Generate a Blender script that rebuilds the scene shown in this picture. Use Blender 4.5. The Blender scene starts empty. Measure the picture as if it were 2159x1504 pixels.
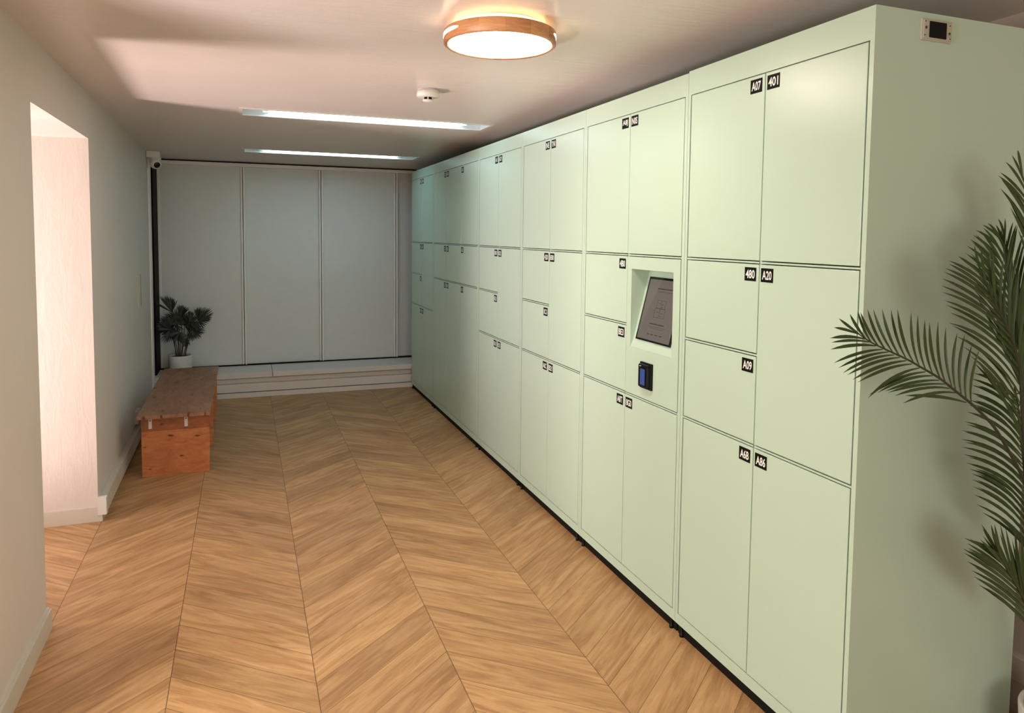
import bpy, bmesh, math, random
from mathutils import Vector, Matrix

random.seed(7)
C = bpy.context.scene.collection
sc = bpy.context.scene

# ------------------------------------------------------------------ camera
cam_data = bpy.data.cameras.new('camera')
cam = bpy.data.objects.new('camera', cam_data)
C.objects.link(cam)
RIGHT = Vector((0.93509596, -0.35422843, 0.01085160))
DOWN = Vector((-0.01272594, -0.06416292, -0.99785829))
FWD = Vector((0.35416605, 0.93295516, -0.06450637))
cam.matrix_world = Matrix(((RIGHT.x, -DOWN.x, -FWD.x, 0.0),
                           (RIGHT.y, -DOWN.y, -FWD.y, 0.0),
                           (RIGHT.z, -DOWN.z, -FWD.z, 1.5893),
                           (0, 0, 0, 1)))
cam_data.sensor_fit = 'HORIZONTAL'
cam_data.sensor_width = 36.0
cam_data.lens = 1507.2 / 2159 * 36.0
cam_data.shift_x = (1079.5 - 1086.96) / 2159
cam_data.shift_y = (592.99 - 752) / 2159
cam_data.clip_start = 0.05
sc.camera = cam

# ------------------------------------------------------------------ view, world, daylight
sc.view_settings.view_transform = 'Standard'
sc.view_settings.look = 'None'
sc.view_settings.gamma = 1.0
sc.view_settings.use_curve_mapping = False
sc.view_settings.exposure = 0.0

LAMP_E = 39.0          # round ceiling lamps
TUBE_E = 17.0          # fluorescent tubes
SLOT_E = 12.0

world = bpy.data.worlds.new('world')
sc.world = world
world.use_nodes = True
wn = world.node_tree
bg = wn.nodes['Background']
sky = wn.nodes.new('ShaderNodeTexSky')
sky.sky_type = 'HOSEK_WILKIE'
sky.sun_direction = (-0.5, -0.25, 0.6)
wn.links.new(sky.outputs[0], bg.inputs[0])
bg.inputs[1].default_value = 0.6


def area_light(name, loc, target, sx, sy, energy, color, spread=180):
    d = bpy.data.lights.new(name, 'AREA')
    d.shape = 'RECTANGLE'
    d.size = sx
    d.size_y = sy
    d.energy = energy
    d.color = color
    d.spread = math.radians(spread)
    o = bpy.data.objects.new(name, d)
    C.objects.link(o)
    o.location = loc
    o.rotation_euler = (Vector(target) - Vector(loc)).to_track_quat('-Z', 'Y').to_euler()
    return o


# daylight outside the side window: the sky, and sunlit ground throwing light up
area_light('daylight_sky', (-2.7, 3.75, 1.5), (-0.6, 4.0, 1.2), 1.0, 1.7, 45, (1.0, 0.87, 0.86))
area_light('daylight_ground', (-2.85, 3.60, 0.06), (0.1, 4.0, 2.35), 0.6, 0.6, 76, (1.0, 0.76, 0.71), 110)


# fill lights at an unseen opening beside the camera, added for lockers and ceiling
area_light('added_opening_fill', (-2.35, 0.95, 1.75), (0.9, 1.4, 0.0), 1.5, 1.5, 185, (1.0, 0.945, 0.81))
area_light('added_ceiling_uplight', (-2.75, 0.90, 0.08), (-0.35, 2.25, 2.83), 1.2, 0.6, 29, (1.0, 0.86, 0.88), 56)  # uplight added to brighten the ceiling
area_light('added_entrance_fill', (0.9, -3.0, 1.2), (1.5, 1.5, 1.1), 1.7, 1.7, 64, (1.0, 0.93, 0.79))  # added fill from behind the viewer, brightens the locker end panel


# ------------------------------------------------------------------ node helpers
class NT:
    def __init__(self, name):
        self.mat = bpy.data.materials.new(name)
        self.mat.use_nodes = True
        self.t = self.mat.node_tree
        self.t.nodes.clear()
        self.out = self.t.nodes.new('ShaderNodeOutputMaterial')

    def node(self, typ, ins=None, **props):
        n = self.t.nodes.new(typ)
        for k, v in props.items():
            setattr(n, k, v)
        for k, v in (ins or {}).items():
            if isinstance(v, bpy.types.NodeSocket):
                self.t.links.new(v, n.inputs[k])
            else:
                n.inputs[k].default_value = v
        return n

    def math(self, op, a, b=0.0, c=0.0, clamp=False):
        return self.node('ShaderNodeMath', {0: a, 1: b, 2: c}, operation=op, use_clamp=clamp).outputs[0]

    def vec(self, x, y, z):
        return self.node('ShaderNodeCombineXYZ', {0: x, 1: y, 2: z}).outputs[0]

    def noise(self, vec, scale, detail=4.0, rough=0.5, dist=0.0):
        return self.node('ShaderNodeTexNoise', {'Vector': vec, 'Scale': scale, 'Detail': detail,
                                                'Roughness': rough, 'Distortion': dist}).outputs[0]

    def ramp(self, fac, stops, interp='LINEAR'):
        n = self.node('ShaderNodeValToRGB', {0: fac})
        r = n.color_ramp
        r.interpolation = interp
        while len(r.elements) < len(stops):
            r.elements.new(0.5)
        for e, (p, c) in zip(r.elements, stops):
            e.position = p
            e.color = (c[0], c[1], c[2], 1) if len(c) == 3 else c
        return n.outputs[0]

    def mix(self, fac, a, b, blend='MIX'):
        n = self.t.nodes.new('ShaderNodeMix')
        n.data_type = 'RGBA'
        n.blend_type = blend
        for idx, v in ((0, fac), (6, a), (7, b)):
            if isinstance(v, bpy.types.NodeSocket):
                self.t.links.new(v, n.inputs[idx])
            else:
                n.inputs[idx].default_value = v if idx == 0 else (v[0], v[1], v[2], 1)
        return n.outputs[2]

    def bump(self, h, strength, distance):
        return self.node('ShaderNodeBump', {'Height': h, 'Strength': strength, 'Distance': distance}).outputs[0]

    def bsdf(self, color, rough=0.5, **kw):
        ins = {}
        ins['Base Color'] = color if isinstance(color, bpy.types.NodeSocket) else (color[0], color[1], color[2], 1)
        ins['Roughness'] = rough
        ins.update(kw)
        n = self.node('ShaderNodeBsdfPrincipled', ins)
        self.t.links.new(n.outputs[0], self.out.inputs[0])
        return n

    def obj(self):
        return self.node('ShaderNodeTexCoord').outputs['Object']

    def pos(self):
        return self.node('ShaderNodeNewGeometry').outputs['Position']


def mapping(nt, v, scale=(1, 1, 1), rot=(0, 0, 0), loc=(0, 0, 0)):
    return nt.node('ShaderNodeMapping', {'Vector': v, 'Scale': scale, 'Rotation': rot, 'Location': loc}).outputs[0]


def simple(name, col, rough=0.5, bump=None, **kw):
    nt = NT(name)
    v = nt.obj()
    n1 = nt.noise(v, 14.0, 3.0)
    dark = tuple(c * 0.93 for c in col)
    color = nt.mix(n1, dark, col)
    if bump:
        h = nt.noise(v, bump[0], 3.0)
        kw['Normal'] = nt.bump(h, bump[1], bump[2])
    nt.bsdf(color, rough, **kw)
    return nt.mat


def emitter(name, col, strength):
    nt = NT(name)
    e = nt.node('ShaderNodeEmission', {'Color': (col[0], col[1], col[2], 1), 'Strength': strength})
    nt.t.links.new(e.outputs[0], nt.out.inputs[0])
    return nt.mat


# ------------------------------------------------------------------ materials
M = {}


def build_materials():
    # pale mint powder coat with fine orange peel
    nt = NT('mint_powder_coat')
    v = nt.pos()
    h = nt.noise(v, 420.0, 2.0)
    nt.bsdf(nt.mix(nt.noise(v, 2.0, 2.0), (0.478, 0.610, 0.508), (0.494, 0.622, 0.522)), 0.28,
            Normal=nt.bump(h, 0.30, 0.0008), **{'Specular IOR Level': 0.48})
    M['mint'] = nt.mat

    # plaster walls
    def plaster(name, a, b, rough, streak):
        nt = NT(name)
        v = nt.pos()
        n1 = nt.noise(mapping(nt, v, (1.4, 1.4, 0.6)), 2.2, 5.0, 0.55)
        h1 = nt.noise(mapping(nt, v, streak), 6.0, 4.0, 0.6, 0.6)
        h2 = nt.noise(v, 60.0, 3.0)
        h = nt.math('ADD', h1, nt.math('MULTIPLY', h2, 0.12))
        nt.bsdf(nt.mix(n1, a, b), rough, Normal=nt.bump(h, 0.18, 0.012), **{'Specular IOR Level': 0.3})
        return nt.mat
    M['wall'] = plaster('wall_plaster', (0.62, 0.56, 0.52), (0.68, 0.62, 0.575), 0.55, (3.0, 3.0, 0.7))
    M['wall_pink'] = plaster('pink_plaster', (0.60, 0.50, 0.45), (0.66, 0.56, 0.50), 0.6, (2.0, 2.0, 1.0))
    M['ceiling'] = plaster('ceiling_gloss_paint', (0.66, 0.585, 0.555), (0.71, 0.635, 0.60), 0.30, (0.55, 3.0, 1.0))

    # chevron floor
    nt = NT('oak_chevron')
    p = nt.node('ShaderNodeSeparateXYZ', {0: nt.pos()})
    x, y = p.outputs[0], p.outputs[1]
    W, SL, BW = 0.4835, 0.82, 0.1805
    u = nt.math('DIVIDE', nt.math('ADD', x, 0.2648), W)
    s = nt.math('FLOOR', u)
    f = nt.math('SUBTRACT', u, s)
    tri = nt.math('PINGPONG', u, 1.0)
    vv = nt.math('ADD', y, nt.math('MULTIPLY', tri, SL * W))
    b = nt.math('DIVIDE', nt.math('SUBTRACT', vv, 2.5485), BW)
    bi = nt.math('FLOOR', b)
    fb = nt.math('SUBTRACT', b, bi)
    rnd = nt.node('ShaderNodeTexWhiteNoise', {'Vector': nt.vec(s, bi, 0.5)}, noise_dimensions='3D')
    r1 = rnd.outputs[0]
    along = nt.math('MULTIPLY', f, W * 1.293)
    across = nt.math('MULTIPLY', fb, 0.14)
    off = nt.math('MULTIPLY', r1, 37.0)
    gv = nt.vec(nt.math('ADD', nt.math('MULTIPLY', along, 1.7), off), nt.math('ADD', nt.math('MULTIPLY', across, 13.0), off), off)
    g1 = nt.noise(gv, 1.6, 5.0, 0.6, 1.1)
    gv2 = nt.vec(nt.math('ADD', nt.math('MULTIPLY', along, 3.0), off), nt.math('ADD', nt.math('MULTIPLY', across, 60.0), off), off)
    g2 = nt.noise(gv2, 2.2, 4.0, 0.65, 0.4)
    grain = nt.math('ADD', nt.math('MULTIPLY', g1, 0.72), nt.math('MULTIPLY', g2, 0.28))
    col = nt.ramp(grain, [(0.24, (0.250, 0.120, 0.047)), (0.42, (0.390, 0.205, 0.087)),
                          (0.54, (0.500, 0.285, 0.130)), (0.70, (0.600, 0.370, 0.188))])
    tone = nt.math('ADD', 0.86, nt.math('MULTIPLY', r1, 0.24))
    col = nt.mix(1.0, col, nt.node('ShaderNodeCombineColor', {0: tone, 1: tone, 2: tone}).outputs[0], 'MULTIPLY')
    e1 = nt.math('MULTIPLY', nt.math('MINIMUM', fb, nt.math('SUBTRACT', 1.0, fb)), 0.14)
    e2 = nt.math('MULTIPLY', nt.math('MINIMUM', f, nt.math('SUBTRACT', 1.0, f)), W)
    gap1 = nt.math('LESS_THAN', e1, 0.0013)
    gap2 = nt.math('LESS_THAN', e2, 0.0016)
    gap = nt.math('MAXIMUM', nt.math('MULTIPLY', gap1, 0.72), nt.math('MULTIPLY', gap2, 0.85))
    col = nt.mix(gap, col, (0.13, 0.062, 0.025))
    hgt = nt.math('SUBTRACT', nt.math('MULTIPLY', grain, 0.25), gap)
    nt.bsdf(col, nt.math('ADD', 0.40, nt.math('MULTIPLY', g2, 0.12)), Normal=nt.bump(hgt, 0.15, 0.002),
            **{'Specular IOR Level': 0.35})
    M['floor'] = nt.mat

    # stained pine bench
    def wood(name, stops, stretch, rough, knots=True, sc_=1.0, knot_scale=(0.8, 1.9), knot_axis=2):
        nt = NT(name)
        v = nt.obj()
        sv = mapping(nt, v, stretch)
        g1 = nt.noise(sv, 4.0 * sc_, 5.0, 0.6, 1.6)
        g2 = nt.noise(mapping(nt, v, tuple(q * 2.5 for q in stretch)), 9.0 * sc_, 4.0, 0.6)
        g = nt.math('ADD', nt.math('MULTIPLY', g1, 0.75), nt.math('MULTIPLY', g2, 0.25))
        col = nt.ramp(g, stops)
        if knots:
            # knots: irregular dark ovals with a short grain tail
            s3 = nt.node('ShaderNodeSeparateXYZ', {0: v}).outputs
            kv = nt.vec(nt.math('MULTIPLY', s3[0], knot_scale[0]), nt.math('MULTIPLY', s3[knot_axis], knot_scale[1]), 0.0)
            vo = nt.node('ShaderNodeTexVoronoi', {'Vector': kv, 'Scale': 5.0}, voronoi_dimensions='2D')
            k = nt.ramp(nt.math('ADD', vo.outputs['Distance'], nt.math('MULTIPLY', g1, 0.22)),
                        [(0.135, (1, 1, 1)), (0.185, (0, 0, 0))])
            col = nt.mix(nt.math('MULTIPLY', k, 0.85), col, (0.06, 0.020, 0.009))
        nt.bsdf(col, rough)
        return nt.mat
    M['bench'] = wood('stained_pine', [(0.25, (0.34, 0.100, 0.032)), (0.5, (0.52, 0.180, 0.066)), (0.75, (0.66, 0.27, 0.11))], (1.6, 1.6, 4.0), 0.36)
    M['bench_top'] = wood('cool_lit_pine_top', [(0.25, (0.17, 0.072, 0.036)), (0.5, (0.31, 0.145, 0.078)), (0.75, (0.45, 0.235, 0.135))], (3.2, 0.9, 3.0), 0.42, knot_scale=(1.6, 0.5), knot_axis=1)  # browner seat tone: cool light on the top put into the wood colour
    M['bench_dark'] = wood('dark_pine', [(0.25, (0.17, 0.045, 0.016)), (0.5, (0.32, 0.100, 0.036)), (0.75, (0.44, 0.15, 0.055))], (1.6, 1.6, 4.0), 0.38)
    M['ring_wood'] = wood('oiled_beech', [(0.3, (0.36, 0.145, 0.055)), (0.5, (0.52, 0.235, 0.095)), (0.72, (0.62, 0.31, 0.14))], (2.0, 2.0, 26.0), 0.4, False)
    # the rim is glued up from short blocks of different tone
    nt = NT('beech_blocks')
    v = nt.obj()
    sp = nt.node('ShaderNodeSeparateXYZ', {0: v})
    ang = nt.math('MULTIPLY', nt.math('ARCTAN2', sp.outputs[1], sp.outputs[0]), 2.2)
    blk = nt.math('FLOOR', ang)
    rnd = nt.node('ShaderNodeTexWhiteNoise', {'Vector': nt.vec(blk, 3.0, 7.0)}, noise_dimensions='3D').outputs[0]
    gv = nt.vec(nt.math('ADD', nt.math('MULTIPLY', ang, 0.5), nt.math('MULTIPLY', rnd, 20.0)), nt.math('MULTIPLY', sp.outputs[2], 34.0), nt.math('MULTIPLY', rnd, 9.0))
    g = nt.noise(gv, 3.0, 4.0, 0.6, 1.5)
    col = nt.ramp(nt.math('ADD', nt.math('MULTIPLY', g, 0.6), nt.math('MULTIPLY', rnd, 0.4)),
                  [(0.25, (0.34, 0.125, 0.045)), (0.5, (0.52, 0.235, 0.095)), (0.75, (0.64, 0.33, 0.15))])
    nt.bsdf(col, 0.4)
    M['ring_wood'] = nt.mat

    M['trim'] = simple('cream_trim_paint', (0.62, 0.57, 0.50), 0.42)
    M['trim_pink'] = simple('pink_white_trim', (0.76, 0.68, 0.645), 0.42)
    M['panel'] = simple('white_panel_board', (0.72, 0.71, 0.70), 0.38)
    M['stile'] = simple('white_stile_paint', (0.86, 0.82, 0.79), 0.38)
    M['white'] = simple('white_plastic', (0.74, 0.72, 0.69), 0.4)
    M['white_metal'] = simple('white_enamel', (0.62, 0.68, 0.74), 0.3)
    M['pot'] = simple('white_ceramic_pot', (0.70, 0.66, 0.62), 0.35)
    M['void'] = simple('dark_gap_fill', (0.007, 0.004, 0.003), 0.6, **{'Specular IOR Level': 0.06})  # near-black fill where panel gaps lie in shade
    M['kick'] = simple('kick_shade_black', (0.012, 0.011, 0.010), 0.6, **{'Specular IOR Level': 0.06})  # near-black tone carries the shade of the gap under the lockers
    M['black'] = simple('black_plastic', (0.006, 0.006, 0.007), 0.28, **{'Specular IOR Level': 0.12})
    M['glass_black'] = simple('black_lens', (0.004, 0.004, 0.005), 0.12)
    M['label'] = simple('black_vinyl', (0.008, 0.007, 0.007), 0.45, **{'Specular IOR Level': 0.06})
    M['ink_white'] = simple('white_vinyl', (0.82, 0.82, 0.82), 0.5)
    M['screw'] = simple('bronze_screw', (0.10, 0.07, 0.03), 0.4, Metallic=0.6)
    M['tag'] = simple('pale_metal_tag', (0.68, 0.66, 0.62), 0.35)
    M['socket_plate'] = simple('cream_socket_plastic', (0.46, 0.45, 0.36), 0.4)
    M['soil'] = simple('potting_soil', (0.06, 0.038, 0.024), 0.95, bump=(60, 0.8, 0.01))
    M['grit'] = simple('pale_grit', (0.50, 0.42, 0.38), 0.9, bump=(120, 0.9, 0.01))
    M['stem'] = simple('brown_cane', (0.055, 0.035, 0.018), 0.6)
    M['rachis'] = simple('dark_green_rachis', (0.030, 0.032, 0.016), 0.45)

    nt = NT('palm_leaf')
    v = nt.pos()
    nt.bsdf(nt.mix(nt.noise(v, 16.0, 3.0), (0.016, 0.036, 0.006), (0.050, 0.090, 0.016)), 0.42,
            **{'Specular IOR Level': 0.4})
    M['leaf'] = nt.mat
    nt = NT('fan_leaf')
    v = nt.pos()
    nt.bsdf(nt.mix(nt.noise(v, 16.0, 3.0), (0.005, 0.012, 0.005), (0.010, 0.024, 0.009)), 0.45)
    M['fan_leaf'] = nt.mat

    M['lamp'] = emitter('warm_lamp_diffuser', (1.0, 0.86, 0.70), LAMP_E)
    M['slot'] = emitter('warm_slot', (1.0, 0.80, 0.55), SLOT_E)
    M['halo'] = emitter('warm_back_light', (1.0, 0.52, 0.20), 8.0)
    M['tube'] = emitter('cool_tube', (0.55, 0.88, 0.94), TUBE_E)
    nt = NT('kiosk_screen')
    nt.bsdf((0.03, 0.026, 0.024), 0.12, **{'Emission Color': (0.36, 0.30, 0.26, 1), 'Emission Strength': 0.34})
    M['screen'] = nt.mat
    M['reader_screen'] = emitter('blue_display', (0.12, 0.17, 0.50), 0.55)
    M['screen_ink'] = simple('screen_ink', (0.035, 0.026, 0.022), 0.3)

    nt = NT('window_glass')
    tr = nt.node('ShaderNodeBsdfTransparent', {'Color': (0.95, 0.97, 0.97, 1)})
    gl = nt.node('ShaderNodeBsdfGlossy', {'Roughness': 0.02})
    mx = nt.node('ShaderNodeMixShader', {0: 0.06})
    nt.t.links.new(tr.outputs[0], mx.inputs[1])
    nt.t.links.new(gl.outputs[0], mx.inputs[2])
    nt.t.links.new(mx.outputs[0], nt.out.inputs[0])
    M['glass'] = nt.mat


build_materials()


# ------------------------------------------------------------------ mesh helpers
class MB:
    """collects shapes in world coordinates, then links them as ONE mesh object"""

    def __init__(self):
        self.bm = bmesh.new()
        self.mats = []
        self.cur = 0

    def use(self, mat):
        if mat not in self.mats:
            self.mats.append(mat)
        self.cur = self.mats.index(mat)
        return self

    def face(self, pts):
        vs = [self.bm.verts.new(p) for p in pts]
        f = self.bm.faces.new(vs)
        f.material_index = self.cur
        return f

    def box(self, x0, x1, y0, y1, z0, z1, bevel=0.0):
        x0, x1 = sorted((x0, x1)); y0, y1 = sorted((y0, y1)); z0, z1 = sorted((z0, z1))
        v = [self.bm.verts.new(p) for p in ((x0, y0, z0), (x1, y0, z0), (x1, y1, z0), (x0, y1, z0),
                                            (x0, y0, z1), (x1, y0, z1), (x1, y1, z1), (x0, y1, z1))]
        fs = []
        for idx in ((3, 2, 1, 0), (4, 5, 6, 7), (0, 1, 5, 4), (1, 2, 6, 5), (2, 3, 7, 6), (3, 0, 4, 7)):
            f = self.bm.faces.new([v[i] for i in idx])
            f.material_index = self.cur
            fs.append(f)
        if bevel > 0:
            es = list({e for f in fs for e in f.edges})
            bmesh.ops.bevel(self.bm, geom=es, offset=bevel, segments=2, affect='EDGES', profile=0.5, material=self.cur)
        return self

    def prism(self, poly, z0, z1):
        """vertical prism over an xy polygon; z may be a function of (x, y)"""
        g0 = z0 if callable(z0) else (lambda x, y: z0)
        g1 = z1 if callable(z1) else (lambda x, y: z1)
        lo = [self.bm.verts.new((x, y, g0(x, y))) for x, y in poly]
        hi = [self.bm.verts.new((x, y, g1(x, y))) for x, y in poly]
        n = len(poly)
        fs = [self.bm.faces.new(lo[::-1]), self.bm.faces.new(hi)]
        for i in range(n):
            j = (i + 1) % n
            fs.append(self.bm.faces.new((lo[i], lo[j], hi[j], hi[i])))
        for f in fs:
            f.material_index = self.cur
        return self

    def extrude_y(self, prof, y0, y1):
        """prism along y over an xz profile"""
        a = [self.bm.verts.new((x, y0, z)) for x, z in prof]
        b = [self.bm.verts.new((x, y1, z)) for x, z in prof]
        n = len(prof)
        fs = [self.bm.faces.new(a), self.bm.faces.new(b[::-1])]
        for i in range(n):
            j = (i + 1) % n
            fs.append(self.bm.faces.new((a[j], a[i], b[i], b[j])))
        for f in fs:
            f.material_index = self.cur
        return self

    def lathe(self, prof, c, axis=Vector((0, 0, 1)), seg=48, smooth=True):
        """revolve (r, h) profile about an axis through c"""
        axis = Vector(axis).normalized()
        q = Vector((0, 0, 1)).rotation_difference(axis)
        rings = []
        for r, h in prof:
            if r < 1e-6:
                rings.append([self.bm.verts.new(Vector(c) + q @ Vector((0, 0, h)))])
            else:
                rings.append([self.bm.verts.new(Vector(c) + q @ Vector((r * math.cos(2 * math.pi * i / seg),
                                                                      r * math.sin(2 * math.pi * i / seg), h)))
                              for i in range(seg)])
        for a, b in zip(rings, rings[1:]):
            for i in range(seg):
                j = (i + 1) % seg
                if len(a) == 1 and len(b) == 1:
                    continue
                if len(a) == 1:
                    vs = (a[0], b[j], b[i])
                elif len(b) == 1:
                    vs = (a[i], a[j], b[0])
                else:
                    vs = (a[i], a[j], b[j], b[i])
                f = self.bm.faces.new(vs)
                f.material_index = self.cur
                f.smooth = smooth
        return self

    def tube(self, pts, radii, seg=8):
        pts = [Vector(p) for p in pts]
        if not hasattr(radii, '__len__'):
            radii = [radii] * len(pts)
        up = Vector((0.3, 1, 0.1)).normalized()
        prev = None
        for i, p in enumerate(pts):
            t = (pts[min(i + 1, len(pts) - 1)] - pts[max(i - 1, 0)]).normalized()
            s = t.cross(up).normalized()
            w = s.cross(t).normalized()
            ring = [self.bm.verts.new(p + radii[i] * (math.cos(2 * math.pi * k / seg) * s + math.sin(2 * math.pi * k / seg) * w))
                    for k in range(seg)]
            if prev:
                for k in range(seg):
                    f = self.bm.faces.new((prev[k], prev[(k + 1) % seg], ring[(k + 1) % seg], ring[k]))
                    f.material_index = self.cur
                    f.smooth = True
            else:
                f = self.bm.faces.new(ring[::-1]); f.material_index = self.cur
            prev = ring
        f = self.bm.faces.new(prev); f.material_index = self.cur
        return self

    def build(self, name, parent=None, mat=None):
        if mat:
            self.mats = [mat] if not self.mats else self.mats
        bmesh.ops.recalc_face_normals(self.bm, faces=self.bm.faces[:])
        me = bpy.data.meshes.new(name)
        o = bpy.data.objects.new(name, me)
        off = Vector((0, 0, 0))
        if parent is not None:
            p = parent
            while p is not None:
                off += p.location
                p = p.parent
            bmesh.ops.translate(self.bm, verts=self.bm.verts[:], vec=-off)
        self.bm.to_mesh(me)
        self.bm.free()
        for m in self.mats:
            me.materials.append(m)
        C.objects.link(o)
        o.parent = parent
        return o


def mb(mat):
    return MB().use(mat)


def thing(name, loc, label, cat, group=None):
    o = bpy.data.objects.new(name, None)
    o.empty_display_size = 0.1
    C.objects.link(o)
    o.location = loc
    return tag(o, label, cat, group)


def tag(o, label, cat, group=None):
    o['label'] = label
    o['category'] = cat
    if group:
        o['group'] = group
    return o


def struct(o):
    o['kind'] = 'structure'
    return o


def text_polys(txt):
    """glyph outlines as (verts, faces) in a unit box about the centre"""
    cu = bpy.data.curves.new('glyphs', 'FONT')
    cu.body = txt
    cu.align_x = 'CENTER'
    cu.align_y = 'CENTER'
    cu.offset = 0.022
    cu.resolution_u = 3
    to = bpy.data.objects.new('glyphs', cu)
    C.objects.link(to)
    dg = bpy.context.evaluated_depsgraph_get()
    me = bpy.data.meshes.new_from_object(to.evaluated_get(dg))
    vs = [v.co.copy() for v in me.vertices]
    fs = [tuple(p.vertices) for p in me.polygons]
    bpy.data.objects.remove(to)
    bpy.data.curves.remove(cu)
    bpy.data.meshes.remove(me)
    x0 = min(v.x for v in vs); x1 = max(v.x for v in vs)
    y0 = min(v.y for v in vs); y1 = max(v.y for v in vs)
    vs = [((v.x - (x0 + x1) / 2) / (x1 - x0), (v.y - (y0 + y1) / 2) / (y1 - y0)) for v in vs]
    return vs, fs

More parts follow.
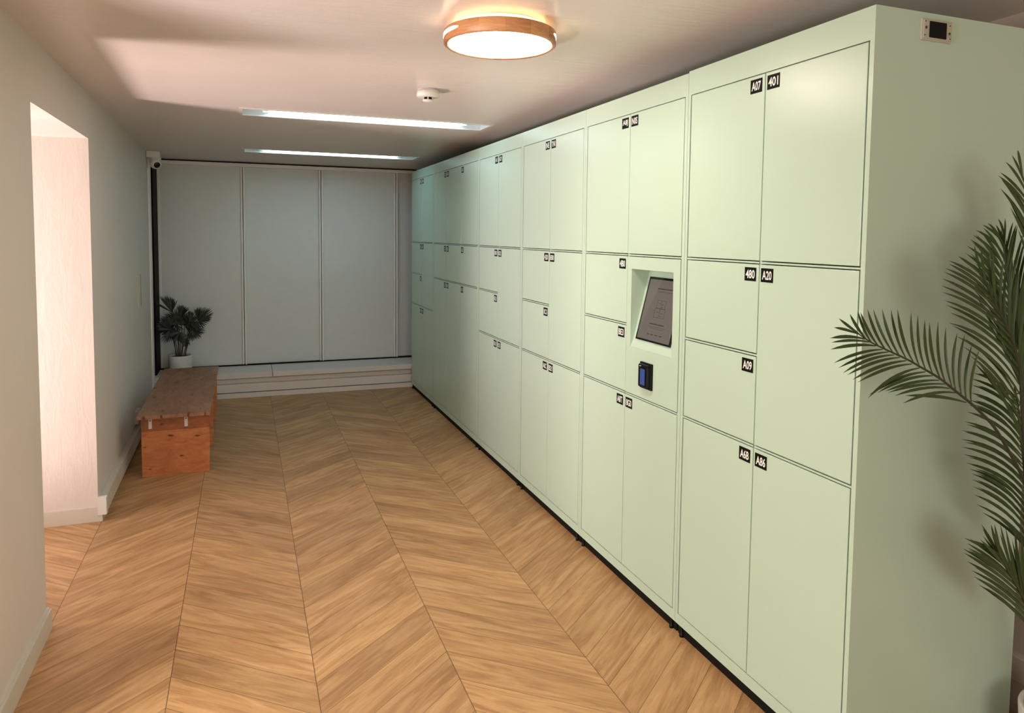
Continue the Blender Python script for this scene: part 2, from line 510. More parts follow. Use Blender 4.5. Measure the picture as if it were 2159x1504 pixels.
# metric leaf data of the two palms: rachis points (tip first) and (base, tip) of each leaflet
FRONDS = [
 ([(1.329,1.26,1.37),(1.376,1.263,1.346),(1.432,1.266,1.324),(1.501,1.27,1.298),(1.561,1.273,1.271),(1.623,1.276,1.242),(1.687,1.28,1.204),(1.747,1.283,1.168),(1.788,1.285,1.14),(1.841,1.288,1.1),(1.898,1.292,1.041),(2.005,1.3,0.909),(2.074,1.31,0.734)],
  [(1.331,1.26,1.368,1.239,1.241,1.389),(1.339,1.26,1.365,1.246,1.235,1.41),(1.359,1.263,1.355,1.295,1.252,1.417),
   (1.378,1.263,1.344,1.306,1.24,1.425),(1.399,1.263,1.336,1.31,1.236,1.422),(1.427,1.266,1.324,1.351,1.255,1.427),
   (1.45,1.266,1.317,1.396,1.28,1.423),(1.476,1.27,1.307,1.422,1.278,1.423),(1.498,1.27,1.3,1.448,1.276,1.422),
   (1.523,1.27,1.289,1.439,1.25,1.425),(1.547,1.273,1.277,1.506,1.269,1.413),(1.569,1.273,1.267,1.513,1.256,1.408),
   (1.596,1.276,1.256,1.534,1.254,1.397),(1.623,1.276,1.243,1.546,1.251,1.39),(1.643,1.276,1.229,1.581,1.256,1.39),
   (1.67,1.28,1.218,1.657,1.294,1.369),(1.684,1.28,1.208,1.692,1.289,1.354),(1.705,1.28,1.195,1.718,1.288,1.349),
   (1.729,1.283,1.175,1.75,1.291,1.32),(1.747,1.283,1.168,1.739,1.262,1.314),(1.355,1.263,1.355,1.236,1.248,1.364),
   (1.37,1.263,1.347,1.255,1.263,1.351),(1.391,1.263,1.337,1.258,1.268,1.334),(1.416,1.266,1.327,1.279,1.277,1.3),
   (1.435,1.266,1.32,1.294,1.278,1.287),(1.453,1.266,1.312,1.27,1.24,1.284),(1.477,1.27,1.304,1.312,1.269,1.271),
   (1.498,1.27,1.295,1.332,1.272,1.258),(1.518,1.27,1.286,1.34,1.264,1.253),(1.547,1.273,1.274,1.36,1.251,1.217),
   (1.568,1.273,1.263,1.38,1.266,1.22),(1.597,1.276,1.251,1.388,1.25,1.228),(1.62,1.276,1.238,1.457,1.291,1.218),
   (1.641,1.276,1.227,1.464,1.288,1.215),(1.663,1.28,1.214,1.472,1.276,1.209),(1.687,1.28,1.201,1.486,1.264,1.192),
   (1.729,1.283,1.172,1.53,1.296,1.201)]),
 ([(1.766,1.29,1.5),(1.793,1.29,1.47),(1.828,1.291,1.422),(1.856,1.292,1.387),(1.884,1.292,1.353),(1.91,1.293,1.311),(1.931,1.293,1.265),(1.945,1.294,1.218),(1.963,1.295,1.112),(1.982,1.296,1.005),(2.009,1.298,0.842),(2.05,1.3,0.673)],
  [(1.766,1.29,1.5,1.678,1.287,1.548),(1.786,1.29,1.477,1.668,1.303,1.536),(1.805,1.291,1.453,1.666,1.301,1.528),
   (1.823,1.291,1.429,1.633,1.285,1.518),(1.842,1.291,1.405,1.624,1.281,1.509),(1.861,1.292,1.38,1.631,1.29,1.492),
   (1.882,1.292,1.356,1.62,1.283,1.475),(1.898,1.292,1.33,1.608,1.27,1.46),(1.913,1.293,1.304,1.624,1.277,1.439),
   (1.925,1.293,1.277,1.663,1.302,1.424),(1.935,1.293,1.249,1.632,1.265,1.409),(1.944,1.294,1.222,1.629,1.266,1.384),
   (1.949,1.294,1.194,1.679,1.294,1.372),(1.954,1.294,1.166,1.674,1.278,1.347),(1.959,1.295,1.138,1.719,1.29,1.338),
   (1.964,1.295,1.11,1.715,1.288,1.317),(1.968,1.295,1.082,1.731,1.282,1.295),(1.973,1.296,1.053,1.789,1.314,1.269),
   (1.978,1.296,1.025,1.763,1.275,1.267),(1.778,1.29,1.486,1.724,1.28,1.577),(1.798,1.291,1.462,1.735,1.27,1.573),
   (1.816,1.291,1.438,1.797,1.291,1.562),(1.835,1.291,1.413,1.786,1.274,1.56),(1.855,1.292,1.388,1.832,1.279,1.543),
   (1.876,1.292,1.363,1.871,1.298,1.528),(1.894,1.292,1.337,1.866,1.278,1.524),(1.91,1.293,1.31,1.911,1.289,1.516),
   (1.923,1.293,1.283,1.959,1.306,1.503),(1.934,1.293,1.255,1.921,1.268,1.487),(1.942,1.294,1.226,1.936,1.267,1.462),
   (1.948,1.294,1.198,1.962,1.275,1.436),(1.953,1.294,1.169,2.016,1.301,1.4),(1.958,1.295,1.141,2.018,1.294,1.368),
   (1.963,1.295,1.112,2,1.276,1.339),(1.968,1.295,1.083,2.017,1.281,1.306),(1.973,1.296,1.054,2.012,1.274,1.272),
   (1.978,1.296,1.025,2.039,1.288,1.238)]),
 ([(1.993,1.34,1.185),(1.991,1.34,1.187),(2.008,1.339,1.132),(2.016,1.338,1.076),(2.033,1.337,1.005),(2.054,1.335,0.902),(2.069,1.334,0.824),(2.084,1.332,0.75),(2.113,1.33,0.608)],
  [(1.999,1.34,1.162,1.838,1.321,1.244),(2.006,1.339,1.138,1.849,1.341,1.23),(2.011,1.339,1.114,1.853,1.347,1.21),
   (2.014,1.338,1.09,1.86,1.349,1.195),(2.018,1.338,1.065,1.843,1.341,1.169),(2.024,1.337,1.041,1.851,1.348,1.155),
   (2.03,1.337,1.017,1.801,1.318,1.154),(2.036,1.337,0.992,1.809,1.326,1.127),(2.041,1.336,0.968,1.82,1.347,1.091),
   (2.046,1.336,0.943,1.806,1.34,1.073),(2.05,1.335,0.918,1.79,1.328,1.05),(2.055,1.335,0.894,1.818,1.345,1.028),
   (2.06,1.334,0.869,1.816,1.334,1.005),(2.065,1.334,0.844,1.839,1.34,0.979),(2.07,1.334,0.819,1.829,1.323,0.976),
   (2.075,1.333,0.794,1.829,1.319,0.965),(2.081,1.333,0.769,1.844,1.327,0.942),(2.086,1.332,0.744,1.836,1.317,0.926),
   (2.091,1.332,0.718,1.85,1.324,0.898),(2.096,1.331,0.693,1.895,1.342,0.854),(2.101,1.331,0.668,1.904,1.322,0.846),
   (1.999,1.34,1.162,2.009,1.32,1.208),(2.009,1.339,1.122,2.022,1.32,1.178),(2.015,1.338,1.082,2.039,1.324,1.147),
   (2.024,1.337,1.043,2.081,1.342,1.11),(2.034,1.337,1.002,2.072,1.328,1.084),(2.042,1.336,0.962,2.079,1.325,1.054),
   (2.05,1.335,0.921,2.081,1.318,1.026),(2.058,1.335,0.881,2.137,1.346,0.983),(2.066,1.334,0.84,2.121,1.327,0.96),
   (2.074,1.333,0.798,2.121,1.32,0.932)]),
 ([(1.964,1.37,1.588),(1.962,1.368,1.554),(1.966,1.366,1.525),(1.971,1.365,1.505),(1.979,1.362,1.455),(1.992,1.359,1.4),(2.01,1.356,1.34),(2.024,1.352,1.271),(2.043,1.344,1.12),(2.067,1.333,0.931),(2.087,1.32,0.686)],
  [(1.964,1.37,1.588,1.907,1.352,1.647),(1.962,1.368,1.557,1.865,1.35,1.635),(1.966,1.366,1.525,1.852,1.352,1.622),
   (1.973,1.365,1.494,1.86,1.366,1.615),(1.978,1.363,1.463,1.819,1.348,1.604),(1.985,1.361,1.431,1.798,1.342,1.585),
   (1.992,1.359,1.4,1.818,1.355,1.567),(2.002,1.358,1.368,1.8,1.345,1.554),(2.011,1.356,1.337,1.851,1.368,1.528),
   (2.017,1.354,1.305,1.798,1.338,1.523),(2.023,1.352,1.273,1.84,1.349,1.496),(2.028,1.35,1.241,1.863,1.355,1.473),
   (2.032,1.349,1.208,1.858,1.342,1.452),(2.036,1.347,1.176,1.903,1.358,1.421),(2.04,1.345,1.144,1.886,1.34,1.403),
   (1.963,1.37,1.58,1.941,1.357,1.649),(1.964,1.367,1.543,1.979,1.361,1.64),(1.971,1.365,1.506,1.972,1.347,1.633),
   (1.977,1.363,1.469,1.992,1.357,1.632),(1.984,1.361,1.433,2.005,1.349,1.607),(1.993,1.359,1.396,2.042,1.368,1.591),
   (2.005,1.357,1.359,2.046,1.364,1.575),(2.014,1.355,1.322,2.038,1.351,1.56),(2.021,1.353,1.285,2.02,1.334,1.544),
   (2.027,1.351,1.248,2.038,1.339,1.526),(2.031,1.349,1.21,2.044,1.336,1.508),(2.036,1.347,1.172,2.047,1.333,1.488),
   (2.041,1.344,1.135,2.054,1.332,1.465)]),
 ([(1.962,1.33,1.763),(1.976,1.329,1.73),(1.995,1.328,1.687),(2.012,1.327,1.638),(2.025,1.326,1.578),(2.044,1.323,1.469),(2.064,1.32,1.311),(2.078,1.316,1.124),(2.084,1.31,0.869)],
  [(1.962,1.33,1.763,1.953,1.342,1.833),(1.974,1.329,1.736,1.88,1.306,1.812),(1.985,1.329,1.71,1.851,1.301,1.793),
   (1.996,1.328,1.683,1.892,1.343,1.771),(2.006,1.327,1.655,1.859,1.325,1.76),(2.014,1.327,1.628,1.897,1.344,1.756),
   (2.02,1.326,1.599,1.861,1.315,1.747),(2.026,1.326,1.571,1.89,1.339,1.728),(2.031,1.325,1.543,1.895,1.326,1.712),
   (2.036,1.324,1.514,1.916,1.332,1.697),(2.041,1.324,1.486,1.918,1.329,1.678),(2.046,1.323,1.457,1.922,1.317,1.662),
   (2.049,1.322,1.429,1.912,1.297,1.639),(2.053,1.322,1.4,1.914,1.302,1.619),(2.057,1.321,1.371,1.974,1.333,1.604),
   (1.962,1.33,1.763,1.958,1.343,1.833),(1.98,1.329,1.722,1.994,1.343,1.829),(1.997,1.328,1.68,1.974,1.314,1.814),
   (2.012,1.327,1.637,2.02,1.329,1.803),(2.022,1.326,1.593,2.047,1.334,1.787),(2.03,1.325,1.549,2.049,1.326,1.768),
   (2.038,1.324,1.505,2.071,1.333,1.752),(2.045,1.323,1.461,2.057,1.318,1.733),(2.051,1.322,1.416,2.07,1.323,1.713),
   (2.057,1.321,1.371,2.076,1.324,1.693),(2.062,1.32,1.326,2.045,1.303,1.667)]),
 ([(1.88,1.28,0.748),(1.908,1.283,0.716),(1.931,1.286,0.688),(1.979,1.291,0.633),(2.013,1.295,0.59),(2.04,1.299,0.548),(2.076,1.304,0.488),(2.11,1.31,0.422)],
  [(1.88,1.28,0.748,1.771,1.29,0.801),(1.905,1.283,0.719,1.808,1.293,0.791),(1.93,1.286,0.691,1.786,1.268,0.809),
   (1.955,1.288,0.661,1.786,1.3,0.773),(1.98,1.291,0.632,1.792,1.302,0.766),(2.004,1.294,0.601,1.786,1.296,0.756),
   (2.026,1.297,0.57,1.786,1.278,0.73),(2.046,1.3,0.538,1.839,1.309,0.693),(2.065,1.303,0.506,1.82,1.287,0.688),
   (2.083,1.306,0.474,1.889,1.316,0.638),(1.88,1.28,0.748,1.843,1.281,0.837),(1.903,1.283,0.721,1.833,1.265,0.845),
   (1.927,1.285,0.694,1.835,1.271,0.821),(1.95,1.288,0.666,1.867,1.288,0.79),(1.974,1.291,0.639,1.89,1.289,0.828),
   (1.997,1.293,0.61,1.924,1.297,0.81),(2.019,1.296,0.581,1.973,1.306,0.805),(2.038,1.299,0.551,1.971,1.286,0.801),
   (2.056,1.301,0.521,1.987,1.281,0.786),(2.074,1.304,0.491,2.06,1.314,0.742)]),
]
FANS = [
 ((-0.641,7.36,0.833),[(-0.763,7.302,0.933),(-0.774,7.405,0.908),(-0.742,7.314,0.987),(-0.727,7.397,0.982),(-0.703,7.394,0.99),(-0.685,7.405,0.994),(-0.657,7.366,0.987),(-0.64,7.405,0.972),(-0.617,7.324,0.969),(-0.595,7.381,0.946)],[(-0.586,7.45,0.414),(-0.579,7.42,0.548),(-0.587,7.39,0.673),(-0.641,7.36,0.833)]),
 ((-0.57,7.4,0.779),[(-0.601,7.38,0.892),(-0.588,7.447,0.9),(-0.57,7.433,0.895),(-0.551,7.397,0.904),(-0.536,7.403,0.888),(-0.513,7.343,0.885),(-0.489,7.344,0.871),(-0.657,7.411,0.81),(-0.673,7.399,0.758),(-0.667,7.444,0.705),(-0.622,7.413,0.671),(-0.519,7.357,0.71)],[(-0.572,7.45,0.413),(-0.563,7.425,0.577),(-0.57,7.4,0.779)]),
 ((-0.422,7.38,0.749),[(-0.452,7.364,0.863),(-0.436,7.412,0.861),(-0.417,7.383,0.875),(-0.387,7.321,0.886),(-0.356,7.421,0.876),(-0.326,7.419,0.863),(-0.297,7.33,0.862),(-0.278,7.385,0.82),(-0.286,7.366,0.795),(-0.292,7.414,0.765),(-0.297,7.357,0.751),(-0.308,7.348,0.734),(-0.34,7.378,0.695),(-0.374,7.436,0.659)],[(-0.531,7.45,0.411),(-0.507,7.427,0.592),(-0.469,7.403,0.667),(-0.422,7.38,0.749)]),
 ((-0.656,7.37,0.669),[(-0.748,7.321,0.575),(-0.715,7.324,0.544),(-0.69,7.385,0.533),(-0.77,7.416,0.633),(-0.769,7.371,0.661),(-0.77,7.362,0.689),(-0.777,7.413,0.712),(-0.775,7.403,0.738),(-0.743,7.318,0.776),(-0.732,7.416,0.772),(-0.707,7.334,0.801),(-0.684,7.346,0.811),(-0.662,7.41,0.792)],[(-0.629,7.45,0.416),(-0.628,7.423,0.52),(-0.632,7.397,0.596),(-0.656,7.37,0.669)]),
 ((-0.503,7.44,0.7),[(-0.503,7.431,0.846),(-0.487,7.476,0.838),(-0.466,7.4,0.839),(-0.455,7.485,0.814),(-0.411,7.401,0.641),(-0.409,7.398,0.608),(-0.433,7.439,0.6),(-0.457,7.421,0.588),(-0.473,7.445,0.589),(-0.561,7.488,0.744),(-0.548,7.465,0.783)],[(-0.531,7.45,0.411),(-0.518,7.447,0.572),(-0.493,7.443,0.662),(-0.503,7.44,0.7)]),
 ((-0.518,7.42,0.576),[(-0.559,7.361,0.562),(-0.559,7.397,0.496),(-0.543,7.425,0.49),(-0.497,7.418,0.502),(-0.504,7.446,0.526),(-0.476,7.418,0.623)],[(-0.572,7.45,0.413),(-0.561,7.435,0.485),(-0.518,7.42,0.576)]),
 ((-0.614,7.46,0.701),[(-0.683,7.409,0.805),(-0.653,7.429,0.814),(-0.626,7.502,0.811),(-0.556,7.443,0.804),(-0.534,7.492,0.743),(-0.554,7.518,0.643),(-0.606,7.475,0.632),(-0.665,7.481,0.67)],[(-0.602,7.45,0.415),(-0.603,7.455,0.544),(-0.611,7.46,0.701)]),
]


# ------------------------------------------------------------------ the setting
def xw(y):                      # the left wall runs very slightly outwards
    return -0.755 - 0.0101 * (y - 3.25)


def zc(y):                      # the ceiling falls very slightly towards the back
    return 2.28 + (7.7 - y) * 0.0105


NY0, NY1, NTOP = 3.235, 4.385, 2.075       # niche in the left wall
YB = 7.70                                  # plane of the back panels
YF = -2.6
XR = 2.42

f = mb(M['floor'])
f.box(-2.1, 2.6, YF - 0.1, 7.9, -0.06, 0.0)
struct(f.build('floor'))

TROFFERS = [(-0.003, 1.535, 4.535, 4.765), (0.010, 1.495, 6.515, 6.720)]
c = mb(M['ceiling'])
xs = sorted({-2.1, 2.6} | {v for t in TROFFERS for v in t[:2]})
ys = sorted({YF - 0.1, 7.9} | {v for t in TROFFERS for v in t[2:]})
for x0, x1 in zip(xs, xs[1:]):
    for y0, y1 in zip(ys, ys[1:]):
        mx, my = (x0 + x1) / 2, (y0 + y1) / 2
        if any(t[0] < mx < t[1] and t[2] < my < t[3] for t in TROFFERS):
            continue
        c.prism([(x0, y0), (x1, y0), (x1, y1), (x0, y1)], lambda x, y: zc(y), lambda x, y: zc(y) + 0.12)
bmesh.ops.remove_doubles(c.bm, verts=c.bm.verts[:], dist=1e-5)
struct(c.build('ceiling'))

w = mb(M['wall'])
HT = 2.45
DY0, DY1, DTOP = 0.45, 2.35, 2.06         # unseen glazed opening, added to let in fill light
w.prism([(-1.95, YF), (xw(YF), YF), (xw(DY0), DY0), (-1.95, DY0)], 0, HT)
w.prism([(-1.95, DY1), (xw(DY1), DY1), (xw(NY0), NY0), (-1.95, NY0)], 0, HT)
w.prism([(-1.95, DY0), (xw(DY0), DY0), (xw(DY1), DY1), (-1.95, DY1)], DTOP, HT)
w.prism([(-1.95, NY1), (xw(NY1), NY1), (xw(7.85), 7.85), (-1.95, 7.85)], 0, HT)
w.prism([(-1.95, NY0), (xw(NY0), NY0), (xw(NY1), NY1), (-1.95, NY1)], NTOP, HT)
struct(w.build('wall_left'))

w = mb(M['wall'])
w.box(-1.0, 2.6, YB + 0.06, YB + 0.2, 0, HT)
struct(w.build('wall_back'))
w = mb(M['wall_pink'])
w.box(XR, XR + 0.15, YF - 0.1, 7.9, 0, HT)
struct(w.build('wall_right'))
w = mb(M['wall'])
w.box(-2.0, 0.0, YF - 0.15, YF, 0, HT)
w.box(1.8, 2.6, YF - 0.15, YF, 0, HT)
w.box(0.0, 1.8, YF - 0.15, YF, 2.06, HT)
struct(w.build('wall_front'))

# windows at the outer ends of the niche and of the opening added for light
def window(n, y0, y1, top):
    ym = (y0 + y1) / 2 - 0.02
    wf = mb(M['white'])
    for (a, b_, z0, z1) in ((y0, y0 + 0.06, 0, top), (y1 - 0.06, y1, 0, top), (y0 + 0.06, y1 - 0.06, 0, 0.07),
                            (y0 + 0.06, y1 - 0.06, top - 0.06, top), (ym, ym + 0.05, 0.07, top - 0.06)):
        wf.box(-1.92, -1.86, a, b_, z0, z1, 0.004)
    win = struct(wf.build('window_%d' % n))
    g = mb(M['glass'])
    g.box(-1.893, -1.888, y0 + 0.06, ym, 0.07, top - 0.06)
    g.box(-1.893, -1.888, ym + 0.05, y1 - 0.06, 0.07, top - 0.06)
    g.build('window_pane', win)


window(1, NY0, NY1, NTOP)
window(2, DY0, DY1, DTOP)  # unseen window, added for the fill light beside the camera

# unseen glazed entrance behind the viewer, added to let in fill light
wf = mb(M['white'])
for (a, b_, z0, z1) in ((0.0, 0.06, 0, 2.06), (1.74, 1.8, 0, 2.06), (0.06, 1.74, 0, 0.07), (0.06, 1.74, 2.0, 2.06), (0.875, 0.925, 0.07, 2.0)):
    wf.box(a, b_, YF - 0.10, YF - 0.04, z0, z1, 0.004)
dr = struct(wf.build('added_door_1'))
g = mb(M['glass'])
g.box(0.06, 0.875, YF - 0.073, YF - 0.068, 0.07, 2.0)
g.box(0.925, 1.74, YF - 0.073, YF - 0.068, 0.07, 2.0)
g.build('added_door_pane', dr)

# skirting boards
b = mb(M['trim'])
def skirt(y0, y1, t=0.018, h=0.087):
    b.prism([(xw(y0) - 0.01, y0), (xw(y0) + t, y0), (xw(y1) + t, y1), (xw(y1) - 0.01, y1)], 0, h - 0.006)
    b.prism([(xw(y0) - 0.01, y0), (xw(y0) + t * 0.55, y0), (xw(y1) + t * 0.55, y1), (xw(y1) - 0.01, y1)], h - 0.006, h)
skirt(YF, DY0)
skirt(DY1, NY0)
skirt(NY1 + 0.01, 7.24, 0.022)
b.box(-1.86, xw(NY1) + 0.022, NY1 - 0.015, NY1 + 0.01, 0, 0.08)
b.box(-1.86, xw(NY0), NY0 - 0.01, NY0 + 0.015, 0, 0.08)
struct(b.build('baseboard_left'))

# base and ledge below the back panels
b = mb(M['trim_pink'])
b.box(xw(7.3) - 0.02, 1.75, 7.26, 7.33, 0.0, 0.0455)
struct(b.build('baseboard_back'))
b = mb(M['trim_pink'])
b.box(xw(7.3) - 0.02, 1.75, 7.270, 7.35, 0.0525, 0.131, 0.002)
struct(b.build('trim_1'))
b = mb(M['trim_pink'])
b.box(xw(7.3) - 0.02, 1.47, 7.290, 7.36, 0.139, 0.179, 0.001)
b.box(1.50, 1.75, 7.290, 7.36, 0.139, 0.179, 0.001)
b.box(xw(7.3) - 0.02, 1.75, 7.302, 7.37, 0.129, 0.186)
struct(b.build('trim_2'))
b = mb(M['trim_pink'])
b.box(xw(7.3) - 0.02, 0.24, 7.262, 7.76, 0.186, 0.238, 0.003)
b.box(0.244, 1.75, 7.252, 7.76, 0.190, 0.238, 0.003)
struct(b.build('trim_3'))
# head rail above the panels
b = mb(M['stile'])
b.box(xw(7.6), 1.75, 7.64, 7.74, 2.252, zc(7.7) - 0.012, 0.003)
b.box(xw(7.6), 1.75, 7.655, 7.74, 2.236, 2.252)
struct(b.build('trim_4'))
# dark boxes fill the gaps at the left end and foot, standing for their shade
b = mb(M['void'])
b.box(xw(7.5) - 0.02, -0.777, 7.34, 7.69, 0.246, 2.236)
b.box(xw(7.5) - 0.02, 1.75, 7.672, 7.76, 0.2385, 0.2475)
b.box(xw(7.6), 1.75, 7.66, 7.76, zc(7.7) - 0.012, zc(7.7) + 0.01)
struct(b.build('trim_5'))
b = mb(M['stile'])
b.box(xw(7.2) - 0.01, xw(7.2) + 0.012, 7.13, 7.25, 0.0, 2.24, 0.003)
struct(b.build('trim_6'))
# right wall skirting and duct
b = mb(M['trim_pink'])
b.box(XR - 0.015, XR + 0.01, YF, 7.2, 0.0, 0.034)
b.box(XR - 0.022, XR + 0.01, YF, 7.2, 0.036, 0.118, 0.003)
b.box(XR - 0.035, XR + 0.01, YF, 7.2, 0.122, 0.205, 0.003)
struct(b.build('baseboard_right'))

# ------------------------------------------------------------------ sliding panels of the back wall
PANELS = [
    (-0.790, -0.030, 0.0, 0.012, 'white sliding panel behind the small fan palm, leftmost of the back wall'),
    (0.014, 0.728, 0.018, 0.0, 'white sliding panel in the middle of the three wide ones on the back wall'),
    (0.772, 1.508, 0.0, 0.0, 'white sliding panel third from the left, beside the narrow strip next to the lockers'),
    (1.553, 1.780, 0.03, 0.0, 'narrow white panel strip between the last stile and the lockers'),
]
for i, (x0, x1, dy, _, lab) in enumerate(PANELS):
    t = thing('sliding_panel', ((x0 + x1) / 2, YB, 0.248), lab, 'sliding panel', 'white panels of the back wall')
    p = mb(M['panel'])
    p.box(x0, x1, YB + dy, YB + dy + 0.018, 0.248, 2.242)
    p.build('board', t)
    if i < 3:
        s = mb(M['stile'])
        s.box(x1 + 0.001, x1 + 0.019, YB - 0.014, YB + 0.03, 0.248, 2.242, 0.003)
        s.box(x1 + 0.024, x1 + 0.043, YB - 0.026, YB + 0.03, 0.248, 2.242, 0.003)
        s.build('stile', t)
    if i == 0:
        s = mb(M['stile'])
        s.box(x0 - 0.002, x0 + 0.016, YB - 0.008, YB + 0.02, 0.248, 2.242, 0.003)
        s.box(x0 + 0.019, x0 + 0.034, YB - 0.004, YB + 0.02, 0.248, 2.242, 0.003)
        s.build('stile', t)

# ------------------------------------------------------------------ lockers
XF = 1.600                       # plane of the doors
Z1, Z2, Z3, ZT, ZL = 1.506, 1.195, 0.885, 2.129, 0.087
CB, CT = 0.045, 2.214


def number_label(parent, txt, y_left, y_right, ztop, h=0.046):
    """black plate with white characters, read from the aisle; y_left > y_right"""
    m = mb(M['label'])
    m.box(XF - 0.0009, XF + 0.001, y_right, y_left, ztop - h, ztop)
    m.use(M['ink_white'])
    vs, fs = text_polys(txt)
    cy, cz, ww, hh = (y_left + y_right) / 2, ztop - h / 2, (y_left - y_right) * 0.78, h * 0.64
    bv = [m.bm.verts.new((XF - 0.0013, cy - vx * ww, cz + vy * hh)) for vx, vy in vs]
    for fc in fs:
        try:
            ff = m.bm.faces.new([bv[k] for k in fc])
            ff.material_index = m.cur
        except ValueError:
            pass
    o = m.build('number_label', parent)
    return o


def locker(y0, y1, top, ncol, doors, label, kiosk=None):
    """doors: list of (column, z0, z1, text, side) with columns counted from the near end"""
    t = thing('locker_cabinet', (XF, (y0 + y1) / 2, 0.0), label, 'lockers', 'pale green parcel lockers along the right wall')
    y0 += 0.0008
    y1 -= 0.0008
    mg = 0.0185 if y0 < 2 else 0.0215
    col = [(y0 + mg + (y1 - y0 - 2 * mg) * k / ncol, y0 + mg + (y1 - y0 - 2 * mg) * (k + 1) / ncol) for k in range(ncol)]
    b = mb(M['mint'])
    s_ = mg - 0.003
    b.box(XF, 2.29, y0, y0 + s_, CB, top)
    b.box(XF, 2.29, y1 - s_, y1, CB, top)
    b.box(XF, 2.29, y0 + s_, y1 - s_, ZT, top)
    b.box(XF, 2.29, y0 + s_, y1 - s_, CB, ZL)
    b.box(1.70, 2.28, y0 + s_, y1 - s_, ZL, ZT)
    for k in range(ncol - 1):
        b.box(1.606, 1.70, col[k][1] - 0.006, col[k][1] + 0.006, ZL + 0.001, ZT - 0.001)
    done = set()
    for (k, a, z, txt, side) in doors:
        for zz in (a, z):
            if zz in (ZL, ZT) or (k, zz) in done:
                continue
            done.add((k, zz))
            b.box(XF + 0.0008, 1.70, col[k][0] - 0.002, col[k][1] + 0.002, zz - 0.0027, zz + 0.0027)
    b.build('cabinet_body', t)
    k_ = mb(M['kick'])
    k_.box(1.613, 2.27, y0 + 0.004, y1 - 0.004, 0.0, CB - 0.0005)  # black box put in as the shadow strip under the cabinet
    k_.build('shade_plinth', t)
    for (fx, fy) in ((1.609, y0 + 0.035), (1.609, y1 - 0.035)):
        ft = mb(M['black'])
        ft.lathe([(0.0, 0.0), (0.010, 0.0), (0.010, 0.010), (0.005, 0.014), (0.005, CB), (0.0, CB)], (fx, fy, 0.0), seg=16)
        ft.build('foot', t)
    for (k, a, z, txt, side) in doors:
        ya, yb = col[k][0] + 0.0022, col[k][1] - 0.0022
        za = a + (0.0028 if a == ZL else 0.0064)
        zb = z - (0.0028 if z == ZT else 0.0064)
        if txt == 'KIOSK':
            kiosk_panel(t, ya, yb, za, zb)
            continue
        d = mb(M['mint'])
        d.box(XF, XF + 0.02, ya, yb, za, zb, 0.0018)
        dr = d.build('door', t)
        if txt:
            w_ = 0.058
            if side == 'near':
                number_label(dr, txt, ya + 0.012 + w_, ya + 0.012, zb - 0.011)
            else:
                number_label(dr, txt, yb - 0.008, yb - 0.008 - w_, zb - 0.011)
    return t


